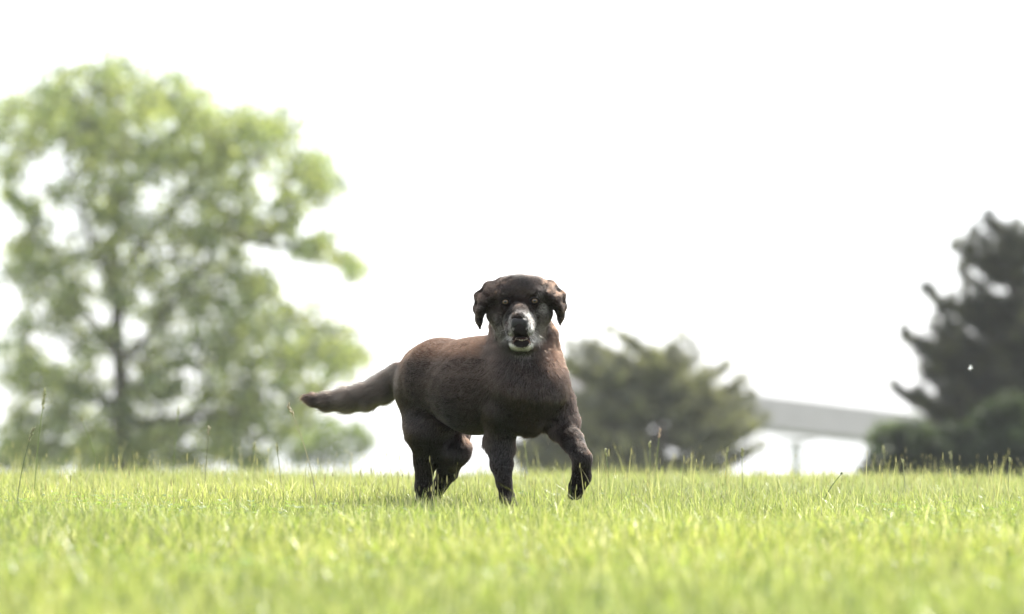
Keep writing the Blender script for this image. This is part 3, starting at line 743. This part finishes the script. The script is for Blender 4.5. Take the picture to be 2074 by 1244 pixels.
PAL1 = [np.array(a) for a in ([.235, .285, .145], [.310, .345, .150], [.150, .195, .120], [.370, .390, .175])]
clumps1 = [(230,135,26),(205,165,38),(150,175,38),(110,205,36),(255,175,32),(290,195,32),(340,205,36),(375,225,38),(415,250,34),(180,225,42),(80,240,34),(130,260,40),
 (230,250,44),(285,255,42),(335,275,40),(445,280,34),(395,300,40),(480,265,28),(512,235,24),(545,245,26),(575,275,28),(510,290,38),(560,315,36),(600,330,32),(640,345,26),(670,365,24),
 (20,240,32),(8,300,34),(52,290,30),(15,345,24),(230,310,40),(285,325,38),(180,290,36),(160,340,34),(205,370,36),(255,380,34),(370,345,36),(445,335,38),(470,390,30),(420,400,30),
 (600,380,30),(650,390,26),(585,410,22),(520,420,26),(455,440,34),(395,440,36),(345,450,32),(375,490,32),(430,480,26),(500,450,24),(545,455,22),(590,450,16),(230,430,34),(190,425,26),(260,470,30),
 (70,490,30),(45,520,28),(100,520,30),(130,545,28),(75,570,30),(40,585,24),(180,500,26),(215,530,30),(300,520,28),(330,555,30),(275,560,26),(380,560,30),(420,530,26),(470,515,16),(640,510,14),(690,530,16),(725,540,12),(650,490,10),(600,500,14),
 (160,590,26),(120,600,24),(60,660,18),(230,600,24),(350,620,30),(400,610,32),(440,590,24),(460,640,28),(410,660,32),(450,680,30),(380,690,24),(310,640,20),(500,600,18),(520,560,14),
 (500,660,30),(540,680,34),(500,710,36),(560,720,36),(600,700,30),(645,660,26),(670,690,28),(710,710,30),(735,730,22),(640,720,30),(680,740,24),(600,750,28),(545,760,32),(490,765,32),(440,740,28),
 (20,700,28),(60,720,22),(130,660,20),(165,690,22),(180,740,26),(140,780,26),(50,760,20),(30,790,28),(80,800,30),(120,820,26),(160,800,20),(95,750,16),
 (420,790,30),(460,810,34),(510,810,34),(550,830,32),(590,850,26),(410,840,34),(450,860,34),(500,870,34),(380,870,28),(350,850,20),(540,890,26),(330,800,18),(300,770,16),
 (40,850,26),(80,870,30),(130,870,30),(30,900,26),(190,850,24),(180,900,30),(100,915,30),(140,930,26),(60,930,26),(220,890,28),(270,890,28),(230,930,28),(310,900,30),(290,935,28),(345,930,30),(400,920,16),(450,915,18),(490,935,16),(540,935,16),(250,840,16),(25,400,16),(60,430,14),(110,400,16),(60,500,20),(150,640,20),(215,690,18),(290,720,18),(330,690,18),(370,740,20),(290,800,18),(350,790,18),(200,800,20),(480,560,18),(540,580,18),(580,640,20),(600,800,22),(640,780,20),(620,850,20),(100,860,22),(310,850,22),(260,620,18)]
forks1 = {'trunk': [(246, 860, 0), (245, 770, 0), (238, 690, 0), (236, 610, .1), (232, 530, .2), (235, 420, 0), (240, 300, 0)],
          'limbs': [[(238, 720, 0), (205, 670, .5), (160, 610, 1), (100, 560, 1.2)], [(240, 740, 0), (290, 690, -.6), (350, 620, -1), (410, 540, -1.5), (470, 430, -1.6)],
                    [(237, 640, 0), (215, 560, -1), (170, 450, -1.6), (130, 330, -1.8)], [(246, 800, 0), (340, 745, .8), (460, 730, 1.4), (600, 715, 1.6), (700, 712, 1.8)],
                    [(246, 820, 0), (150, 790, .6), (60, 770, 1)], [(236, 560, 0), (310, 470, 1), (400, 360, 1.6), (520, 290, 1.8), (620, 350, 1.8)], [(247, 860, 0), (350, 850, -1), (480, 830, -1.6)],
                    [(450, 470, -1), (560, 500, -1), (660, 500, -1.2), (725, 540, -1.3)]]}
broad_tree('broadleaf_tree', 'large airy broadleaf tree with a spreading light green crown, left of the dog', clumps1, forks1, (248, 0), D1, 2.6, .092, 40, 3, PAL1)
PAL1b = [np.array(a) for a in ([.12, .17, .05], [.15, .19, .06])]
broad_tree('young_tree', 'small pale green young tree low behind the grass between the big tree and the dog',
           [(640,870,26),(670,880,26),(700,890,24),(610,900,26),(650,915,26),(690,925,20),(590,930,20),(720,870,12),(740,905,10)], {'trunk': [(655, 930, 0), (655, 890, 0)], 'limbs': [[(655, 930, 0), (690, 880, .3)]]}, (655, 0), 120.0, .8, .08, 24, 5, PAL1b, rtrunk=.07)

# --- pines
def pine(name, label, trunk, branches, D, tuft, seed, pal, rtrunk=.2, dens=1.0, cat='pine tree', needle=.085):
    r = np.random.default_rng(seed)
    bx = at(trunk[0][0], HOR, D)[0]; bz = float(ground_z(bx, D))
    root = empty(name, (bx, D, bz), label, cat)
    b = Bag(); cv = Bag()
    tr = np.array([[bx, D, bz - .1]] + [at(x, y, D) for x, y in trunk]); v, f = tube(tr, np.linspace(rtrunk, .03, len(tr)), 9); b.add(v, f, np.array([.1, .1, .1]))
    def on_trunk(z):
        zz = tr[:, 2]; return np.array([np.interp(z, zz, tr[:, 0]), D, z])
    def do_branch(a, e, r0):
        L = np.linalg.norm(e - a); n = 8; t = np.linspace(0, 1, n)[:, None]
        P = a * (1 - t) + e * t; P[:, 2] -= .16 * L * np.sin(np.pi * t[:, 0]) ; P[1:-1] += r.normal(0, .02 * L, (n - 2, 3))
        v, f = tube(P, np.linspace(r0, .008, n), 6); b.add(v, f, np.array([.1, .1, .1]))
        nt = max(3, int(dens * L / .13))
        for q in range(nt):
            tt = .22 + .78 * (q / max(nt - 1, 1)); k = tt * (n - 1); i0 = min(int(k), n - 2)
            p = P[i0] * (1 - (k - i0)) + P[i0 + 1] * (k - i0)
            sl = tuft * (1.25 - .6 * tt)
            for side in range(3):
                s = r.normal(0, 1, 3) * np.array([1, 1, .5]); s[2] += .55; s /= np.linalg.norm(s)
                tip = p + s * sl * r.uniform(.6, 1.3) if tt < .99 or side else p + np.array([0, 0, tuft * .9])
                v, f = limb(p, tip, .008, .004, 0, 3, r); b.add(v, f, np.array([.1, .1, .1]))
                nn = 34
                u = r.uniform(.15, 1.05, (nn, 1)); c = p * (1 - u) + tip * u + r.normal(0, .048, (nn, 3))
                ax = (tip - p); ax /= np.linalg.norm(ax) + 1e-9
                v, f = leaf_cards(c, needle * 1.15 * r.uniform(.7, 1.2, nn), .09, r, ax * .9 + r.normal(0, .45, (nn, 3)))
                base = pal[r.integers(len(pal))] * r.uniform(.75, 1.3)
                cv.add(v, f, np.repeat(base * r.uniform(.8, 1.2, (nn, 1)), 4, 0))
    for (x, y, dy, lift) in branches:
        e = at(x, y, D + dy); a = on_trunk(max(e[2] - lift, bz + .3)); do_branch(a, e, .04)
    b.build('trunk', mat_bark, root, True)
    cv.build('needles', mat_needle, root)
    return root

PALP = [np.array(a) for a in ([.22, .225, .15], [.27, .27, .165], [.15, .155, .125], [.33, .33, .17])]
PALD = [np.array(a) for a in ([.060, .064, .042], [.075, .078, .048], [.045, .048, .036], [.110, .112, .055])]
rb = np.random.default_rng(12)
br = []
# right pine: limb tips of its left outline, then the rest of the crown all round the trunk
for (x, y, l) in ((2005,438,.3),(2030,470,.4),(2062,462,.3),(1978,470,.5),(1960,495,.6),(1938,498,.6),(1950,545,.7),(1955,590,.5),(1930,610,.7),(1905,635,.8),(1876,588,.5),(1890,660,.6),(1925,670,.5),(1950,640,.4),
                  (1835,672,.5),(1850,700,.5),(1880,705,.5),(1868,745,.6),(1900,735,.4),(1930,720,.4),(1812,790,.2),(1845,805,.4),(1870,815,.4),(1900,800,.3),(1930,790,.2),(1895,850,.2),(1925,870,.2),(1960,760,.2),(1985,700,.2),(1990,600,.2),(2000,520,.3)):
    br.append((x, y, rb.uniform(-.7, .7), l))
for q in range(95):
    y = rb.uniform(470, 930); hw = np.interp(y, [430, 500, 600, 700, 800, 930], [20, 90, 150, 200, 230, 210])
    a = rb.uniform(0, 2 * np.pi); rr = rb.uniform(.3, 1)
    x = 2065 + np.cos(a) * hw * rr
    if (x - 1962) ** 2 / 45 ** 2 + (y - 695) ** 2 / 28 ** 2 < 1 or (abs(x - 1925) < 60 and abs(y - 665) < 16): continue
    br.append((x, y, np.sin(a) * hw * rr / 110, .35))
pine('tall_pine_tree', 'tall dark pine tree with upswept branches at the right edge', [(2062, 850), (2060, 700), (2050, 560), (2030, 480), (2020, 445)], br, 80.0, .20, 4, PALD, .2, 1.0)
br = []
for (x, y, l) in ((1238,672,.5),(1262,690,.4),(1290,700,.4),(1320,720,.4),(1352,705,.4),(1380,682,.5),(1396,700,.4),(1415,725,.4),(1385,740,.2),(1340,745,.2),(1300,750,.2),(1250,730,.3),(1210,700,.4),(1180,700,.4),(1155,705,.5),(1150,740,.4),(1190,745,.3),(1225,765,.2),
                  (1430,755,.4),(1448,760,.4),(1475,742,.5),(1490,775,.4),(1508,772,.4),(1520,800,.4),(1525,830,.4),(1500,820,.3),(1470,800,.2),(1440,800,.2),(1530,865,.3),(1548,850,.3),(1540,905,.2),(1520,915,.1),(1490,850,.1),(1400,790,.1),(1350,800,.1),(1290,800,.1),(1230,810,.1),(1180,810,.1),(1150,800,.2)):
    br.append((x, y, rb.uniform(-.8, .8), l))
for q in range(95):
    x = rb.uniform(1120, 1535); top = np.interp(x, [1120, 1240, 1380, 1450, 1535], [725, 715, 720, 790, 850])
    y = rb.uniform(top, 945)
    if any((x - a) ** 2 / (w * w) + (y - b_) ** 2 / (h_ * h_) < 1 for a, b_, w, h_ in ((1362, 862, 34, 46), (1418, 900, 28, 26), (1455, 880, 26, 26), (1300, 878, 20, 22), (1478, 950, 26, 22), (1222, 890, 22, 26), (1510, 890, 34, 18))): continue
    br.append((x, y, rb.uniform(-1.3, 1.3), .25))
for q in range(34): br.append((rb.uniform(1035, 1150), rb.uniform(835, 945), rb.uniform(-1, 1), .2))
pine('low_spreading_pine', 'low wide grey green pine behind the dog with spiky upright tips', [(1338, 900), (1335, 840), (1330, 790), (1350, 740), (1375, 700)], br, 92.0, .20, 9, PALP, .16, .75)

# --- shrubs
def shrub(name, label, clumps, D, leaf, seed, pal, per=14, spread=.8):
    r = np.random.default_rng(seed); S = D / FPX
    mx = np.mean([c[0] for c in clumps]); bx = at(mx, HOR, D)[0]; bz = float(ground_z(bx, D))
    root = empty(name, (bx, D, bz), label, 'shrub'); b = Bag(); cv = Bag()
    for (x, y, rad) in clumps:
        c0 = at(x, y, D + r.uniform(-1, 1) * spread); R = rad * S
        gx = at(x, HOR, D)[0] * .6 + bx * .4
        v, f = limb((gx, D, float(ground_z(gx, D)) - .05), c0, .04, .012, 0, 6, r); b.add(v, f, np.array([.1, .1, .1]))
        nl = int(per * 60 * (R / .4) ** 2); o = r.normal(0, 1, (nl, 3)); o /= np.linalg.norm(o, axis=1)[:, None]
        lc = c0 + o * (R * r.uniform(.2, 1.0, (nl, 1)) ** .5) * np.array([1, 1, .85]); lc += r.normal(0, .05, (nl, 3))
        v, f = leaf_cards(lc, leaf * r.uniform(.7, 1.25, nl), .6, r); cv.add(v, f, np.repeat(pal[r.integers(len(pal))] * r.uniform(.7, 1.3, (nl, 1)), 4, 0))
    b.build('stems', mat_bark, root, True); cv.build('crown', mat_leaf, root)
    return root
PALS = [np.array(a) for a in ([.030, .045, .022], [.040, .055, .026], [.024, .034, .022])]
cl = [(1800,890,30),(1840,880,30),(1870,890,30),(1820,920,32),(1780,930,28),(1760,955,24),(1850,930,36),(1890,910,36),(1930,890,38),(1900,950,36),(1945,930,38),(1980,880,40),(2010,850,38),(2050,830,40),(2000,920,40),(2050,900,44),(2040,950,40),(1980,960,36),(1850,960,30),(1800,960,28),(2090,860,44),(2095,930,44)]
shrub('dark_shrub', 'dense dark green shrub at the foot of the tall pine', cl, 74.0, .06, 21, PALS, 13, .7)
shrub('lit_shrub', 'bright green topped shrub in front of the bridge, left of the dark shrub', [(1790,872,20),(1815,866,20),(1845,865,20),(1872,872,16),(1772,890,18),(1800,890,18),(1780,915,20),(1820,915,22),(1800,945,22),(1850,930,22),(1830,965,22)], 75.5, .05, 23, [np.array([.115, .150, .07]), np.array([.09, .12, .06])], 11, .3)
shrub('distant_bush', 'small far dark bush peeping over the grass between the hind and front legs', [(975,962,10),(990,965,9),(960,968,8),(975,978,12),(990,980,10)], 95.0, .05, 31, PALS, 10, .2)
shrub('distant_bush', 'small far green bush at the right foot of the middle pine', [(1537,962,11),(1530,970,9),(1536,980,12)], 95.0, .05, 33, PALP, 10, .2)
shrub('distant_bush', 'small far grey green bush under the bridge left of its pier', [(1612,968,10),(1600,974,9),(1608,984,12)], 120.0, .05, 35, PALP, 10, .2)

UG = [np.array(a) for a in ([.14, .165, .10], [.17, .20, .11], [.11, .135, .09])]
shrub('shrub', 'grey green shrub low at the left edge under the broadleaf tree', [(20,905,26),(50,900,28),(80,920,26),(30,935,26),(60,945,26),(5,930,24)], 112.0, .08, 41, UG, 5, .6)
shrub('shrub', 'grey green shrub around the trunk foot of the broadleaf tree', [(170,905,26),(205,920,30),(240,905,26),(275,920,30),(225,945,28),(180,945,26),(290,945,24)], 116.0, .08, 42, UG, 5, .8)
shrub('shrub', 'loose grey green shrub right of the broadleaf trunk, low over the grass', [(340,915,24),(370,930,22),(430,905,22),(460,925,24),(505,930,20),(400,945,18)], 118.0, .08, 43, UG, 4, .6)
# ------------------------------------------------------------------ bridge
mat_conc = principled('concrete', (.33, .31, .305), .85, .3, noise=(.6, .93, 1.07), bump=.1)
mat_conc2 = principled('pale_concrete', (.66, .66, .66), .85, .3, noise=(.8, .94, 1.05))
def box_path(P, prof):
    """extrude a closed profile [(side, up)...] along P (horizontal path)"""
    P = np.asarray(P, float); t = np.gradient(P, axis=0); t[:, 2] = 0; t /= np.linalg.norm(t, axis=1)[:, None]
    s = np.stack([t[:, 1], -t[:, 0], t[:, 2]], 1); V = []
    for a, u in prof: V.append(P + s * a + np.array([0, 0, u]))
    V = np.stack(V, 1); n, m = len(P), len(prof)
    i, j = np.meshgrid(np.arange(n - 1), np.arange(m), indexing='ij'); j2 = (j + 1) % m
    Q = np.stack([i * m + j, i * m + j2, (i + 1) * m + j2, (i + 1) * m + j], -1).reshape(-1, 4)
    return V.reshape(-1, 3), [Q, np.array([np.arange(m)[::-1], (n - 1) * m + np.arange(m)])]
# the far deck: the underside's edge runs past the photo columns 1545 (row 872) and 1760 (row 893)
h_top = 5.0
def deck_pt(px, row_top): return at(px, row_top - 4, 325 + (px - 1535) * .045)
pts = [deck_pt(px, 816 + (px - 1535) * .1195) for px in (1120, 1250, 1400, 1535, 1650, 1760, 1870, 1960, 2030)]
bo = pts[4]
bridge = empty('bridge', (float(bo[0]), float(bo[1]), -5.0), 'long plain grey concrete bridge deck crossing behind the pines', 'bridge')
P = np.array(pts)
th = 2.5
v, f = box_path(P, [(0, 0), (0, -th), (.5, -th - .02), (4.5, -th - .02), (5, -th), (5, 0), (4.7, 0), (4.7, -.9), (.3, -.9), (.3, 0)])
mesh_obj('girder', v, f, mat_conc, bridge)
p = (pts[4] + (pts[5] - pts[4]) * .09); p2 = p + np.array([0, 0, 0])
def boxm(c, sx, sy, sz, yaw=0.0, taper=1.0):
    V = []
    for z, k in ((-1, taper), (1, 1.0)):
        for a, b_ in ((-1, -1), (1, -1), (1, 1), (-1, 1)):
            x, y = a * sx * k, b_ * sy * k; V.append((c[0] + x * math.cos(yaw) - y * math.sin(yaw), c[1] + x * math.sin(yaw) + y * math.cos(yaw), c[2] + z * sz))
    return np.array(V), np.array([[0, 3, 2, 1], [4, 5, 6, 7], [0, 1, 5, 4], [1, 2, 6, 5], [2, 3, 7, 6], [3, 0, 4, 7]])
dirv = pts[5] - pts[4]; yaw = math.atan2(dirv[1], dirv[0]); side = np.array([math.sin(yaw), -math.cos(yaw), 0])
pc = p + side * (2.5 if side[1] > 0 else -2.5) * 1.0
zt = p[2] - th - .03
v, f = boxm((pc[0], pc[1], zt - .15), 1.15, 1.3, .13, yaw, .7); mesh_obj('pier_cap', v, f, mat_conc, bridge)
zb = float(ground_z(pc[0], pc[1])) - .2
v, f = boxm((pc[0], pc[1], (zt - .285 + zb) / 2), .2, .5, (zt - .285 - zb) / 2, yaw, 1.1); mesh_obj('pier', v, f, mat_conc2, bridge)

# ------------------------------------------------------------------ summer haze
hz = tag(mesh_obj('haze', *boxm((0, 2000, -20), 2700, 2150, 42), bpy.data.materials.new('haze_air')), kind='stuff')
mh, nt, out = new_mat('haze_air'); hz.data.materials[0] = mh
pv = nt.nodes.new('ShaderNodeVolumePrincipled'); pv.inputs['Density'].default_value = .00036; pv.inputs['Color'].default_value = (.93, .95, .98, 1)
nt.links.new(pv.outputs[0], out.inputs['Volume'])
